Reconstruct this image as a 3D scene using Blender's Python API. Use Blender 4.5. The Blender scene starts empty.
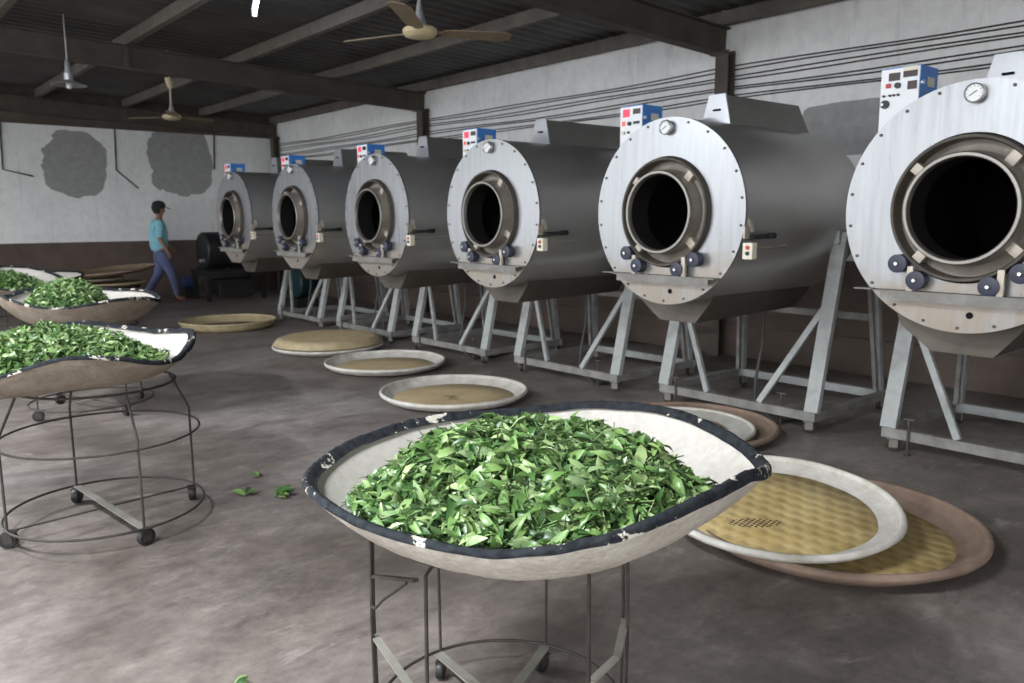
import bpy, bmesh, math, random
from mathutils import Vector, Matrix, noise
PI = math.pi
sc = bpy.context.scene
COL = sc.collection
R0 = random.Random(7)

# ------------------------------------------------------------------ materials
def newmat(name):
    m = bpy.data.materials.new(name); m.use_nodes = True
    nt = m.node_tree
    return m, nt, nt.nodes['Principled BSDF']

def setp(b, **k):
    for n, v in k.items():
        b.inputs[n].default_value = v

def N(nt, t, **k):
    n = nt.nodes.new(t)
    for a, v in k.items():
        setattr(n, a, v)
    return n

def coords(nt, scale=(1, 1, 1), src='Object'):
    tc = N(nt, 'ShaderNodeTexCoord'); mp = N(nt, 'ShaderNodeMapping')
    nt.links.new(tc.outputs[src], mp.inputs['Vector'])
    mp.inputs['Scale'].default_value = scale
    return mp.outputs['Vector']

def noisetex(nt, vec, scale, detail=4, rough=.55, dist=0):
    n = N(nt, 'ShaderNodeTexNoise')
    nt.links.new(vec, n.inputs['Vector'])
    n.inputs['Scale'].default_value = scale; n.inputs['Detail'].default_value = detail
    n.inputs['Roughness'].default_value = rough; n.inputs['Distortion'].default_value = dist
    return n.outputs['Fac']

def ramp(nt, fac, stops, interp='LINEAR'):
    r = N(nt, 'ShaderNodeValToRGB'); r.color_ramp.interpolation = interp
    e = r.color_ramp.elements
    while len(e) < len(stops): e.new(.5)
    for i, (p, c) in enumerate(stops):
        e[i].position = p
        e[i].color = (c, c, c, 1) if isinstance(c, (int, float)) else (*c, 1)
    nt.links.new(fac, r.inputs['Fac'])
    return r.outputs['Color']

def mix(nt, fac, a, b, mode='MIX'):
    m = N(nt, 'ShaderNodeMix', data_type='RGBA', blend_type=mode)
    for sock, v in ((m.inputs['Factor'], fac), (m.inputs[6], a), (m.inputs[7], b)):
        if isinstance(v, (int, float)): sock.default_value = v
        elif isinstance(v, tuple): sock.default_value = (*v, 1)
        else: nt.links.new(v, sock)
    return m.outputs[2]

def math_(nt, op, a, b=None):
    m = N(nt, 'ShaderNodeMath', operation=op)
    for i, v in enumerate((a, b)):
        if v is None: continue
        if isinstance(v, (int, float)): m.inputs[i].default_value = v
        else: nt.links.new(v, m.inputs[i])
    return m.outputs[0]

def bump(nt, b, h, strength=.3, dist=.01):
    n = N(nt, 'ShaderNodeBump')
    n.inputs['Strength'].default_value = strength; n.inputs['Distance'].default_value = dist
    nt.links.new(h, n.inputs['Height']); nt.links.new(n.outputs['Normal'], b.inputs['Normal'])

def mottled(name, c1, c2, scale=8, rough=.7, metal=0., bmp=0., c3=None, vecscale=(1, 1, 1), spec=.4):
    m, nt, b = newmat(name)
    v = coords(nt, vecscale)
    f = noisetex(nt, v, scale, 6, .6)
    stops = [(.3, c1), (.7, c2)] if c3 is None else [(.28, c1), (.5, c2), (.72, c3)]
    nt.links.new(ramp(nt, f, stops), b.inputs['Base Color'])
    setp(b, Roughness=rough, Metallic=metal)
    b.inputs['Specular IOR Level'].default_value = spec
    if bmp:
        bump(nt, b, noisetex(nt, v, scale * 4, 5, .65), bmp, .01)
    return m

MAT = {}
# --- floor: worn concrete
m, nt, b = newmat('worn_concrete')
v = coords(nt)
n1 = noisetex(nt, v, .55, 6, .6, .4); n2 = noisetex(nt, coords(nt, (1, 1.9, 1)), 2.6, 8, .68, .5); n3 = noisetex(nt, v, 22, 6, .7)
base = ramp(nt, n1, [(.32, (.112, .092, .078)), (.5, (.168, .144, .130)), (.66, (.222, .200, .190))])
fine = ramp(nt, n2, [(.3, .55), (.47, .95), (.58, 1.15), (.72, 1.6)])
c = mix(nt, .8, base, fine, 'MULTIPLY')
grain = ramp(nt, n3, [(.3, .68), (.5, 1.0), (.7, 1.3)])
n6 = noisetex(nt, v, 8.5, 8, .72, .5)
c = mix(nt, .45, c, ramp(nt, n6, [(.34, .66), (.5, 1.0), (.62, 1.28)]), 'MULTIPLY')
c = mix(nt, .5, c, grain, 'MULTIPLY')
vs = coords(nt, (1.0, 2.6, 1))
n4 = noisetex(nt, vs, 2.3, 7, .72, .6)
pale = ramp(nt, n4, [(.58, 0.), (.70, .6)])
c = mix(nt, pale, c, (.33, .30, .275))
n5 = noisetex(nt, v, 1.3, 5, .6, .2)
dark = ramp(nt, n5, [(.34, .6), (.47, 0.)])
c = mix(nt, dark, c, (.072, .060, .052))
nt.links.new(c, b.inputs['Base Color'])
nt.links.new(ramp(nt, n2, [(.3, .42), (.7, .66)]), b.inputs['Roughness'])
b.inputs['Specular IOR Level'].default_value = .35
bump(nt, b, n3, .12, .01)
MAT['floor'] = m

# --- walls: dirty white paint, with bare cement patches of their own shape
def wallmat(name, patches, axis, paint1, paint2):
    m, nt, b = newmat(name)
    v = coords(nt)
    f = noisetex(nt, v, 1.1, 7, .62, .3)
    c = ramp(nt, f, [(.28, paint1), (.68, paint2)])
    f2 = noisetex(nt, v, 9, 6, .7)
    c = mix(nt, .35, c, ramp(nt, f2, [(.3, .72), (.6, 1.05)]), 'MULTIPLY')
    streak = noisetex(nt, coords(nt, (5, 5, .5)), 2.2, 5, .6)
    c = mix(nt, ramp(nt, streak, [(.58, 0.), (.8, .4)]), c, (.36, .35, .33))
    sep = N(nt, 'ShaderNodeSeparateXYZ'); nt.links.new(v, sep.inputs[0])
    warp = noisetex(nt, v, 2.6, 4, .6)
    tot = None
    for (pu, pz, ru, rz, pw) in patches:
        du = math_(nt, 'DIVIDE', math_(nt, 'SUBTRACT', sep.outputs[axis], pu), ru)
        dz = math_(nt, 'DIVIDE', math_(nt, 'SUBTRACT', sep.outputs[2], pz), rz)
        d = math_(nt, 'ADD', math_(nt, 'POWER', math_(nt, 'ABSOLUTE', du), pw), math_(nt, 'POWER', math_(nt, 'ABSOLUTE', dz), pw))
        d = math_(nt, 'ADD', d, math_(nt, 'MULTIPLY', math_(nt, 'SUBTRACT', warp, .5), 1.6))
        k = math_(nt, 'LESS_THAN', d, 1.)
        tot = k if tot is None else math_(nt, 'MAXIMUM', tot, k)
    if tot is not None:
        cem = ramp(nt, f2, [(.3, (.29, .29, .287)), (.7, (.38, .38, .375))])
        c = mix(nt, tot, c, cem)
    nt.links.new(c, b.inputs['Base Color'])
    setp(b, Roughness=.85); b.inputs['Specular IOR Level'].default_value = .2
    bump(nt, b, f2, .15, .01)
    return m
MAT['wall_back'] = wallmat('whitewash_with_cement_patches', [(3.48, 2.42, .52, .55, 2.6), (5.3, 2.56, .58, .66, 3.0)], 0, (.77, .78, .77), (.88, .88, .87))
MAT['wall_right'] = wallmat('whitewash_right', [(3.72, 2.24, .46, .24, 8.0)], 1, (.78, .78, .77), (.89, .89, .88))
MAT['dado'] = mottled('brown_dado_paint', (.085, .062, .050), (.13, .096, .078), 3, .75)
MAT['roof'] = mottled('sooty_roof_sheet', (.065, .063, .060), (.125, .122, .117), 1.5, .55)
MAT['rafter'] = mottled('brown_painted_steel', (.065, .054, .044), (.105, .088, .073), 4, .7)
MAT['purlin'] = mottled('dusty_purlin_steel', (.11, .097, .082), (.18, .16, .138), 5, .7)

# --- metals
def metal(name, c1, c2, r1, r2, scale, vecscale=(1, 1, 1), met=.9, dirt=None):
    m, nt, b = newmat(name)
    v = coords(nt, vecscale)
    f = noisetex(nt, v, scale, 6, .6)
    c = ramp(nt, f, [(.3, c1), (.7, c2)])
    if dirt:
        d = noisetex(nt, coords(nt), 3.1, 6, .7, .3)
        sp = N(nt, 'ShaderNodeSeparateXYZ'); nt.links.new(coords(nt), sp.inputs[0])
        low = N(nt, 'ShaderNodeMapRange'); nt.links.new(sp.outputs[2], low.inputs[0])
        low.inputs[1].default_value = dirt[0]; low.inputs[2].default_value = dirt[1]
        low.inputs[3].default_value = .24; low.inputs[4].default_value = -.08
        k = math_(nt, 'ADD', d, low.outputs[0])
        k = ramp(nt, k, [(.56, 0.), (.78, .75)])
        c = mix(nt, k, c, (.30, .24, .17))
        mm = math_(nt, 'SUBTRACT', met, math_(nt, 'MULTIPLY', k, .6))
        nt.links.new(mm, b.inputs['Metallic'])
    else:
        b.inputs['Metallic'].default_value = met
    nt.links.new(c, b.inputs['Base Color'])
    nt.links.new(ramp(nt, f, [(.3, r1), (.7, r2)]), b.inputs['Roughness'])
    return m
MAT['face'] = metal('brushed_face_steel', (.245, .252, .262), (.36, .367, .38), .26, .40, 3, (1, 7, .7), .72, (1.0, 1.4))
MAT['barrel'] = metal('dull_barrel_steel', (.46, .455, .44), (.60, .59, .575), .26, .38, 2.2, (.4, 1, 1), .75)
MAT['hopper'] = metal('hopper_steel', (.24, .235, .225), (.33, .32, .31), .4, .55, 3, (1, 1, 1), .85)
MAT['bright'] = metal('bright_hopper_end', (.40, .41, .43), (.5, .51, .53), .25, .36, 4, (1, 1, 1), .6)
MAT['box'] = metal('shaded_brown_trough', (.070, .060, .049), (.13, .112, .094), .45, .6, 4, (1, 1, 1), .5)  # brown steel, base colour darkened for the shade under the barrels
MAT['rust'] = mottled('brown_burnt_steel', (.045, .038, .033), (.10, .084, .070), 7, .6, .3)
MAT['channel'] = mottled('tan_burnt_steel', (.22, .195, .165), (.40, .36, .31), 6, .55, .4)
MAT['lip'] = metal('worn_lip_steel', (.18, .17, .155), (.30, .28, .255), .35, .5, 6, (1, 1, 1), .8)
MAT['tab'] = mottled('pale_bracket', (.38, .33, .27), (.52, .47, .40), 9, .5, .3)
MAT['hole_black'] = mottled('black_drum_inside', (.006, .006, .006), (.012, .011, .010), 5, .9, 0, spec=.1)  # near-black drum interior, also used for the drain hole and hopper slot
MAT['frame'] = mottled('grey_blue_frame_paint', (.18, .187, .182), (.33, .34, .333), 5, .55, 0, c3=(.26, .267, .258))
MAT['frame_dirty'] = mottled('grimy_frame_paint', (.13, .122, .108), (.25, .245, .23), 7, .65)
MAT['rubber'] = mottled('dark_navy_roller', (.018, .022, .04), (.035, .04, .065), 8, .45)
MAT['black'] = mottled('black_plastic', (.012, .012, .013), (.022, .022, .023), 8, .45)
MAT['hub'] = metal('zinc_hub', (.55, .55, .55), (.7, .7, .7), .3, .4, 8)
MAT['bolt'] = mottled('dark_bolt', (.06, .05, .045), (.12, .10, .09), 9, .5, .5)
MAT['white'] = mottled('white_panel_enamel', (.72, .74, .77), (.82, .83, .85), 3, .35)
MAT['blue'] = mottled('blue_box_enamel', (.045, .20, .58), (.07, .26, .68), 3, .4)
MAT['red'] = mottled('red_button', (.42, .03, .03), (.52, .05, .04), 5, .4)
MAT['darkscreen'] = mottled('dark_display', (.035, .018, .02), (.06, .03, .03), 5, .25)
m, nt, b = newmat('lit_red_display'); setp(b, Roughness=.3); b.inputs['Base Color'].default_value = (.4, .02, .05, 1)
b.inputs['Emission Color'].default_value = (1, .03, .10, 1); b.inputs['Emission Strength'].default_value = .55
MAT['redlit'] = m
m, nt, b = newmat('lit_orange_display'); setp(b, Roughness=.3); b.inputs['Base Color'].default_value = (.4, .06, .02, 1)
b.inputs['Emission Color'].default_value = (1, .12, .04, 1); b.inputs['Emission Strength'].default_value = .5
MAT['orangelit'] = m
MAT['cream'] = mottled('cream_plastic', (.62, .58, .46), (.70, .66, .54), 6, .5)
MAT['dial'] = mottled('dial_face', (.72, .73, .72), (.80, .80, .79), 5, .4)

# --- baskets
for key, nm, cs in (('basket', 'limewashed_basket', ((.40, .355, .295), (.57, .525, .455), (.70, .665, .60))), ('basket_old', 'browned_basket', ((.22, .175, .135), (.32, .265, .21), (.42, .37, .31)))):
    m, nt, b = newmat(nm)
    v = coords(nt); f = noisetex(nt, v, 7, 7, .65); f2 = noisetex(nt, v, 60, 4, .7); f3 = noisetex(nt, coords(nt, (1, 1, 6)), 26, 3, .6)
    c = ramp(nt, f, [(.25, cs[0]), (.5, cs[1]), (.72, cs[2])])
    c = mix(nt, .6, c, ramp(nt, f2, [(.3, .62), (.62, 1.1)]), 'MULTIPLY')
    nt.links.new(c, b.inputs['Base Color']); setp(b, Roughness=.9); b.inputs['Specular IOR Level'].default_value = .15
    bump(nt, b, math_(nt, 'ADD', f2, f3), .55, .008)
    MAT[key] = m
m, nt, b = newmat('smooth_basket_inside')
v = coords(nt); f = noisetex(nt, v, 5, 7, .65); f2 = noisetex(nt, v, 40, 4, .7)
c = ramp(nt, f, [(.25, (.44, .41, .37)), (.6, (.56, .53, .485)), (.8, (.47, .43, .375))])
c = mix(nt, .35, c, ramp(nt, f2, [(.3, .75), (.6, 1.05)]), 'MULTIPLY')
nt.links.new(c, b.inputs['Base Color']); setp(b, Roughness=.85); b.inputs['Specular IOR Level'].default_value = .15
bump(nt, b, f2, .2, .005)
MAT['inside'] = m
def rimmat(name, thr):
    m, nt, b = newmat(name)
    v = coords(nt); f = noisetex(nt, v, 13, 5, .7, .3); f2 = noisetex(nt, v, 45, 4, .6)
    dk = ramp(nt, f2, [(.3, (.010, .012, .015)), (.7, (.034, .038, .044))])
    k = ramp(nt, f, [(thr, 0.), (thr + .02, 1.)])
    c = mix(nt, k, dk, (.55, .51, .44))
    nt.links.new(c, b.inputs['Base Color']); setp(b, Roughness=.85); b.inputs['Specular IOR Level'].default_value = .12
    bump(nt, b, f2, .4, .006)
    return m
MAT['rim'] = rimmat('worn_black_rim_tape', .60)
MAT['rim_worn'] = rimmat('flaking_black_rim_tape', .59)
MAT['rod'] = mottled('rusty_iron_rod', (.022, .020, .019), (.060, .050, .042), 12, .6, .2)
MAT['strap'] = mottled('greyed_iron_strap', (.17, .165, .14), (.27, .26, .225), 9, .7, .2)

# --- woven bamboo
def woven(name, c1, c2, hole, sx=26., sp=.55):
    m, nt, b = newmat(name)
    v = coords(nt)
    rot = N(nt, 'ShaderNodeMapping'); nt.links.new(v, rot.inputs['Vector']); rot.inputs['Rotation'].default_value = (0, 0, .5)
    sep = N(nt, 'ShaderNodeSeparateXYZ'); nt.links.new(rot.outputs[0], sep.inputs[0])
    wn = math_(nt, 'MULTIPLY', noisetex(nt, v, 6, 3, .5), 2.2)
    a = math_(nt, 'SINE', math_(nt, 'ADD', math_(nt, 'MULTIPLY', sep.outputs[0], sx * PI), wn))
    d = math_(nt, 'SINE', math_(nt, 'ADD', math_(nt, 'MULTIPLY', sep.outputs[1], sx * .6 * PI), wn))
    w = math_(nt, 'MULTIPLY', a, d)
    w = math_(nt, 'ADD', math_(nt, 'MULTIPLY', w, .5), .5)
    f = noisetex(nt, v, 5, 6, .65); f2 = noisetex(nt, coords(nt, (1, 6, 1)), 40, 3, .6)
    c = ramp(nt, f, [(.3, c1), (.68, c2)])
    c = mix(nt, sp, c, ramp(nt, w, [(.0, .62), (.55, 1.12)]), 'MULTIPLY')
    c = mix(nt, .4, c, ramp(nt, f2, [(.3, .7), (.65, 1.15)]), 'MULTIPLY')
    if hole:
        sv = N(nt, 'ShaderNodeSeparateXYZ'); nt.links.new(v, sv.inputs[0])
        hx = math_(nt, 'ADD', math_(nt, 'MULTIPLY', math_(nt, 'SUBTRACT', sv.outputs[0], hole[0]), .75), math_(nt, 'MULTIPLY', math_(nt, 'SUBTRACT', sv.outputs[1], hole[1]), -.66))
        hy = math_(nt, 'ADD', math_(nt, 'MULTIPLY', math_(nt, 'SUBTRACT', sv.outputs[0], hole[0]), .66), math_(nt, 'MULTIPLY', math_(nt, 'SUBTRACT', sv.outputs[1], hole[1]), .75))
        q = math_(nt, 'ADD', math_(nt, 'POWER', math_(nt, 'ABSOLUTE', math_(nt, 'DIVIDE', hx, .12)), 2.), math_(nt, 'POWER', math_(nt, 'ABSOLUTE', math_(nt, 'DIVIDE', hy, .045)), 2.))
        g = math_(nt, 'MULTIPLY', math_(nt, 'SINE', math_(nt, 'MULTIPLY', hx, 230.)), math_(nt, 'SINE', math_(nt, 'MULTIPLY', hy, 210.)))
        kk = math_(nt, 'MULTIPLY', math_(nt, 'LESS_THAN', q, 1.), math_(nt, 'GREATER_THAN', g, .12))
        c = mix(nt, kk, c, (.012, .010, .008))
    nt.links.new(c, b.inputs['Base Color']); setp(b, Roughness=.7)
    bump(nt, b, w, .5, .008)
    return m
MAT['weave'] = woven('yellow_woven_bamboo', (.36, .25, .085), (.54, .42, .20), None, 24., .65)
MAT['weave_hole'] = woven('yellow_woven_bamboo_torn', (.36, .25, .085), (.54, .42, .20), (-.185, -.02), 24., .65)
MAT['weave_dry'] = woven('dry_tan_bamboo', (.42, .31, .165), (.55, .43, .25), None, 40, .35)
MAT['weave_old'] = woven('old_brown_bamboo', (.16, .115, .066), (.25, .185, .11), None, 26, .4)
MAT['whiterim'] = mottled('limewashed_rim', (.40, .37, .32), (.60, .58, .54), 9, .85, 0, .4)
MAT['brownrim'] = mottled('brown_clay_rim', (.15, .098, .07), (.26, .185, .14), 6, .8, 0, .3)
MAT['tanrim'] = mottled('tan_bamboo_rim', (.32, .25, .14), (.46, .38, .24), 8, .7, 0, .3)
MAT['greyrim'] = mottled('greyed_bamboo_rim', (.24, .20, .155), (.36, .31, .25), 8, .75, 0, .3)

# --- leaves
m, nt, b = newmat('fresh_tea_leaf')
geo = N(nt, 'ShaderNodeNewGeometry')
c = ramp(nt, geo.outputs['Random Per Island'], [(.0, (.030, .075, .022)), (.22, (.065, .145, .040)), (.5, (.120, .225, .062)), (.75, (.19, .31, .095)), (.92, (.29, .41, .16)), (1., (.42, .50, .27))])
c2 = mix(nt, .6, c, (.25, .35, .17))
c = mix(nt, geo.outputs['Backfacing'], c, c2)
nt.links.new(c, b.inputs['Base Color']); setp(b, Roughness=.38); b.inputs['Specular IOR Level'].default_value = .5
MAT['leaf'] = m
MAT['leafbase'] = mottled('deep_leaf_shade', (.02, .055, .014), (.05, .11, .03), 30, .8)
# --- misc
MAT['fan'] = mottled('yellowed_fan_enamel', (.50, .42, .24), (.60, .52, .33), 6, .45)
MAT['fanblade'] = mottled('tan_fan_blade', (.18, .135, .08), (.25, .19, .115), 6, .5)
MAT['skin'] = mottled('brown_skin', (.24, .13, .085), (.30, .165, .11), 9, .55)
MAT['shirt'] = mottled('light_blue_shirt', (.21, .47, .57), (.27, .55, .66), 7, .85, 0, .2)
MAT['jeans'] = mottled('blue_jeans', (.085, .10, .20), (.125, .145, .27), 9, .85, 0, .2)
MAT['cap'] = mottled('black_cap_cloth', (.012, .012, .014), (.022, .022, .026), 9, .8)
MAT['sandal'] = mottled('red_brown_sandal', (.13, .04, .035), (.19, .06, .05), 9, .6)
MAT['darkmachine'] = mottled('black_oily_machine', (.014, .015, .016), (.032, .032, .033), 4, .5, .3)
MAT['teal'] = mottled('dark_teal_enamel', (.006, .022, .028), (.010, .032, .038), 4, .5)
MAT['motorblue'] = mottled('blue_motor_enamel', (.02, .04, .11), (.03, .055, .15), 4, .5)
MAT['paleblue'] = mottled('pale_violet_plastic', (.27, .28, .40), (.34, .35, .47), 4, .6)
MAT['cable'] = mottled('black_cable', (.03, .03, .032), (.055, .052, .05), 6, .6)
MAT['galv'] = metal('galvanised_shade', (.42, .43, .45), (.58, .59, .60), .35, .5, 5, met=.7)

# ------------------------------------------------------------------ mesh helpers
def mat_of(k): return MAT[k] if isinstance(k, str) else k

def obj(name, bm, m, parent=None, smooth=True, angle=38):
    if isinstance(bm, bmesh.types.BMesh):
        bmesh.ops.recalc_face_normals(bm, faces=bm.faces)
        me = bpy.data.meshes.new(name); bm.to_mesh(me); bm.free()
        if smooth:
            me.shade_smooth(); me.set_sharp_from_angle(angle=math.radians(angle))
        for k in (m if isinstance(m, (list, tuple)) else [m]): me.materials.append(mat_of(k))
    else:
        me = bm
    o = bpy.data.objects.new(name, me); COL.objects.link(o)
    if parent is not None: o.parent = parent
    return o

def tag(o, label=None, cat=None, group=None, kind=None):
    if label: o['label'] = label
    if cat: o['category'] = cat
    if group: o['group'] = group
    if kind: o['kind'] = kind
    return o

def empty(name, loc, rz=0):
    o = bpy.data.objects.new(name, None); COL.objects.link(o)
    o.location = loc; o.rotation_euler = (0, 0, rz); o.empty_display_size = .2
    return o

def copy_tree(o, parent=None):
    c = o.copy(); COL.objects.link(c)
    if parent is not None: c.parent = parent
    for ch in list(o.children): copy_tree(ch, c)
    return c

def B(): return bmesh.new()

def box(bm, c, s, M=None, bev=0.0):
    r = bmesh.ops.create_cube(bm, size=1.)
    vs = r['verts']
    T = Matrix.Translation(c) @ (M if M is not None else Matrix.Identity(4)) @ Matrix.Diagonal((*s, 1))
    bmesh.ops.transform(bm, matrix=T, verts=vs)
    if bev:
        es = {e for v in vs for e in v.link_edges}
        bmesh.ops.bevel(bm, geom=list(es), offset=bev, segments=2, affect='EDGES', profile=.6)

def frame_of(d, up=Vector((0, 0, 1))):
    d = Vector(d).normalized()
    if abs(d.dot(up)) > .97: up = Vector((1, 0, 0))
    x = up.cross(d).normalized(); y = d.cross(x)
    return x, y, d

def beam(bm, p, q, w, h, up=(0, 0, 1), bev=0.0):
    p, q = Vector(p), Vector(q)
    x, y, d = frame_of(q - p, Vector(up))
    M = Matrix((( x.x, y.x, d.x), (x.y, y.y, d.y), (x.z, y.z, d.z))).to_4x4()
    box(bm, (p + q) / 2, (w, h, (q - p).length), M, bev)

def tube(bm, pts, r, closed=False, seg=8, caps=True):
    pts = [Vector(p) for p in pts]; n = len(pts)
    rr = r if isinstance(r, (list, tuple)) else [r] * n
    rings = []
    px = None
    for i, p in enumerate(pts):
        if closed: d = pts[(i + 1) % n] - pts[i - 1]
        else: d = pts[min(i + 1, n - 1)] - pts[max(i - 1, 0)]
        d.normalize()
        if px is None: x, y, _ = frame_of(d)
        else:
            x = (px - d * px.dot(d)).normalized(); y = d.cross(x)
        px = x
        rings.append([bm.verts.new(p + rr[i] * (math.cos(a) * x + math.sin(a) * y)) for a in [2 * PI * k / seg for k in range(seg)]])
    m = n if closed else n - 1
    for i in range(m):
        A, C = rings[i], rings[(i + 1) % n]
        for k in range(seg):
            bm.faces.new((A[k], A[(k + 1) % seg], C[(k + 1) % seg], C[k]))
    if not closed and caps:
        bm.faces.new(rings[0]); bm.faces.new(rings[-1])

def cyl(bm, p, q, r, seg=16): tube(bm, [p, q], r, seg=seg)

def lathe(bm, prof, seg=64, axis='Z', origin=(0, 0, 0), closed=False):
    """prof: list of (a, r): a along the axis, r radius"""
    o = Vector(origin); rings = []
    for a, r in prof:
        if r < 1e-6:
            P = Vector((a, 0, 0)) if axis == 'X' else Vector((0, 0, a))
            rings.append([bm.verts.new(o + P)]); continue
        ring = []
        for k in range(seg):
            t = 2 * PI * k / seg
            P = Vector((a, r * math.cos(t), r * math.sin(t))) if axis == 'X' else Vector((r * math.cos(t), r * math.sin(t), a))
            ring.append(bm.verts.new(o + P))
        rings.append(ring)
    L = len(rings)
    for i in range(L if closed else L - 1):
        A, C = rings[i], rings[(i + 1) % L]
        for k in range(seg):
            k2 = (k + 1) % seg
            if len(A) == 1 and len(C) == 1: continue
            if len(A) == 1: bm.faces.new((A[0], C[k2], C[k]))
            elif len(C) == 1: bm.faces.new((A[k], A[k2], C[0]))
            else: bm.faces.new((A[k], A[k2], C[k2], C[k]))

def prism(bm, poly, off):
    """poly: 3D points, extruded by vector off"""
    off = Vector(off)
    a = [bm.verts.new(Vector(p)) for p in poly]; c = [bm.verts.new(Vector(p) + off) for p in poly]
    bm.faces.new(a); bm.faces.new(c)
    n = len(a)
    for i in range(n): bm.faces.new((a[i], a[(i + 1) % n], c[(i + 1) % n], c[i]))

# ------------------------------------------------------------------ the room
XR, YB = 7.2, 15.9
X0, Y0_ = -3.2, -3.6
def struct(name, bm, m, smooth=False, label=None):
    o = obj(name, bm, m, None, smooth); o['kind'] = 'structure'
    return o
bm = B(); bm.faces.new([bm.verts.new(p) for p in ((-16, -14, 0), (XR + .3, -14, 0), (XR + .3, YB + .3, 0), (-16, YB + .3, 0))])
struct('floor', bm, 'floor')
def roofz(x): return 3.46 + .037 * (XR - x)
bm = B(); box(bm, (XR + .12, (Y0_ + YB) / 2, 1.9), (.24, YB - Y0_ + .48, 3.8)); struct('wall_right', bm, 'wall_right')
bm = B(); box(bm, ((X0 + XR) / 2, YB + .12, 2.05), (XR - X0, .24, 4.1)); struct('wall_back', bm, 'wall_back')
bm = B(); box(bm, ((X0 + XR) / 2, YB - .012, .535), (XR - X0, .024, 1.07)); struct('baseboard_back', bm, 'dado')
bm = B(); box(bm, (XR - .012, (Y0_ + YB) / 2, .52), (.024, YB - Y0_ - .05, 1.04))
struct('baseboard_right', bm, 'dado')
bm = B(); box(bm, (XR - .02, (Y0_ + YB) / 2, .17), (.05, YB - Y0_ - .06, .34), None, .01); struct('trim_plinth', bm, 'dado')
# corrugated roof sheet: ridges run down the slope
bm = B(); ny = 420; rows = []
for x in (X0 - .5, XR + .3):
    rows.append([bm.verts.new((x, Y0_ - .5 + (YB + .8 - Y0_) * j / ny, roofz(x) + .05 + .014 * (1 if (j // 2) % 2 else -1))) for j in range(ny + 1)])
for j in range(ny): bm.faces.new((rows[0][j], rows[0][j + 1], rows[1][j + 1], rows[1][j]))
struct('ceiling', bm, 'roof')
bm = B(); box(bm, ((X0 + XR) / 2, YB - .03, 3.40), (XR - X0 - .1, .06, .66)); struct('trim_fascia', bm, 'rafter')
bm = B(); box(bm, ((1.8 + XR) / 2, Y0_ - .12, 1.9), (XR - 1.8, .24, 3.8)); struct('wall_near_unseen', bm, 'wall_right')  # unseen near wall with baseboard, added to cut light on the barrel sides
bm = B(); box(bm, ((1.8 + XR) / 2, Y0_ + .012, .52), (XR - 1.85, .024, 1.04)); struct('baseboard_near', bm, 'dado')
# rafters (I sections) and columns
for Y in (-.35, 5.07, 10.49, YB - .12):
    bm = B()
    a0, a1 = X0, XR - .02
    zb0, zb1 = 3.065 + .037 * (XR - a0), 3.065 + .037 * (XR - a1)
    for zo, w, h in ((.135, .022, .25), (.006, .13, .014), (.264, .13, .014)):
        beam(bm, (a0, Y, zb0 + zo), (a1, Y, zb1 + zo), h if False else w, h)
    struct('rafter', bm, 'rafter')
    bm = B()
    for dx, w, h in ((-.055, .012, .15), (0, .1, .02), (.055, .012, .15)):
        box(bm, (XR - .095 + dx, Y - .06, 1.55), (w, h, 3.10))
    box(bm, (XR - .10, Y - .03, 3.07), (.19, .18, .02))
    struct('column', bm, 'rafter')
    if Y < 15:
        bm = B(); box(bm, (2.93, Y - .012, 3.36), (.012, .03, .235)); box(bm, (2.93, Y, 3.36), (.05, .125, .235)); struct('trim_splice', bm, 'rafter')
# purlins (C sections)
k = 0
for X in (7.06, 5.66, 4.3, 2.94, 1.58, .22, -1.14, -2.5, -3.86, -5.2):
    z = roofz(X) - .115
    bm = B(); yc, ly = (Y0_ + YB) / 2, YB - Y0_
    box(bm, (X, yc, z + .065), (.008, ly, .13)); box(bm, (X + .035, yc, z + .004), (.07, ly, .008)); box(bm, (X + .035, yc, z + .126), (.07, ly, .008))
    box(bm, (X + .068, yc, z + .018), (.006, ly, .03))
    struct('purlin', bm, 'purlin')

# ------------------------------------------------------------------ drum roasters
HC, RF = 1.481, .583
XF, YM, SP = 4.06, 1.5035, 1.7668
cache = {}
def part(name, key, build, m, parent, smooth=True):
    if key not in cache:
        bm = B(); build(bm); o = obj(name, bm, m, parent, smooth); cache[key] = o.data
        return o
    o = obj(name, cache[key], m, parent); return o

def face_build(flat):
    def f(bm):
        def outer(t):
            y, z = RF * math.cos(t), RF * math.sin(t)
            if flat:
                ph = math.atan2(math.sin(t + PI / 2), math.cos(t + PI / 2)); a = abs(math.degrees(ph))
                if a < 12: y, z = .14 * math.degrees(ph) / 12, -RF
                elif a < 43.2:
                    q = (a - 12) / 31.2; y, z = math.copysign(.14 + .26 * q, ph), -RF + .158 * q
            return y, z
        ts = [2 * PI * k / 96 for k in range(96)]
        F = []
        for x in (0., .018):
            F.append([bm.verts.new((x, outer(t)[0], HC + outer(t)[1])) for t in ts])
            F.append([bm.verts.new((x, .348 * math.cos(t), HC + .348 * math.sin(t))) for t in ts])
        o0, i0, o1, i1 = F
        for k in range(96):
            j = (k + 1) % 96
            bm.faces.new((o0[k], o0[j], i0[j], i0[k])); bm.faces.new((o1[k], o1[j], i1[j], i1[k]))
            bm.faces.new((o0[k], o0[j], o1[j], o1[k])); bm.faces.new((i0[k], i0[j], i1[j], i1[k]))
    return f

def barrel_build(bm):
    r = RF - .004
    lathe(bm, [(.018, r - .03), (.018, r), (.72, r), (1.43, r), (1.455, r - .012), (1.465, r - .04), (1.465, 0)], 96, 'X', (0, 0, HC))

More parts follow.
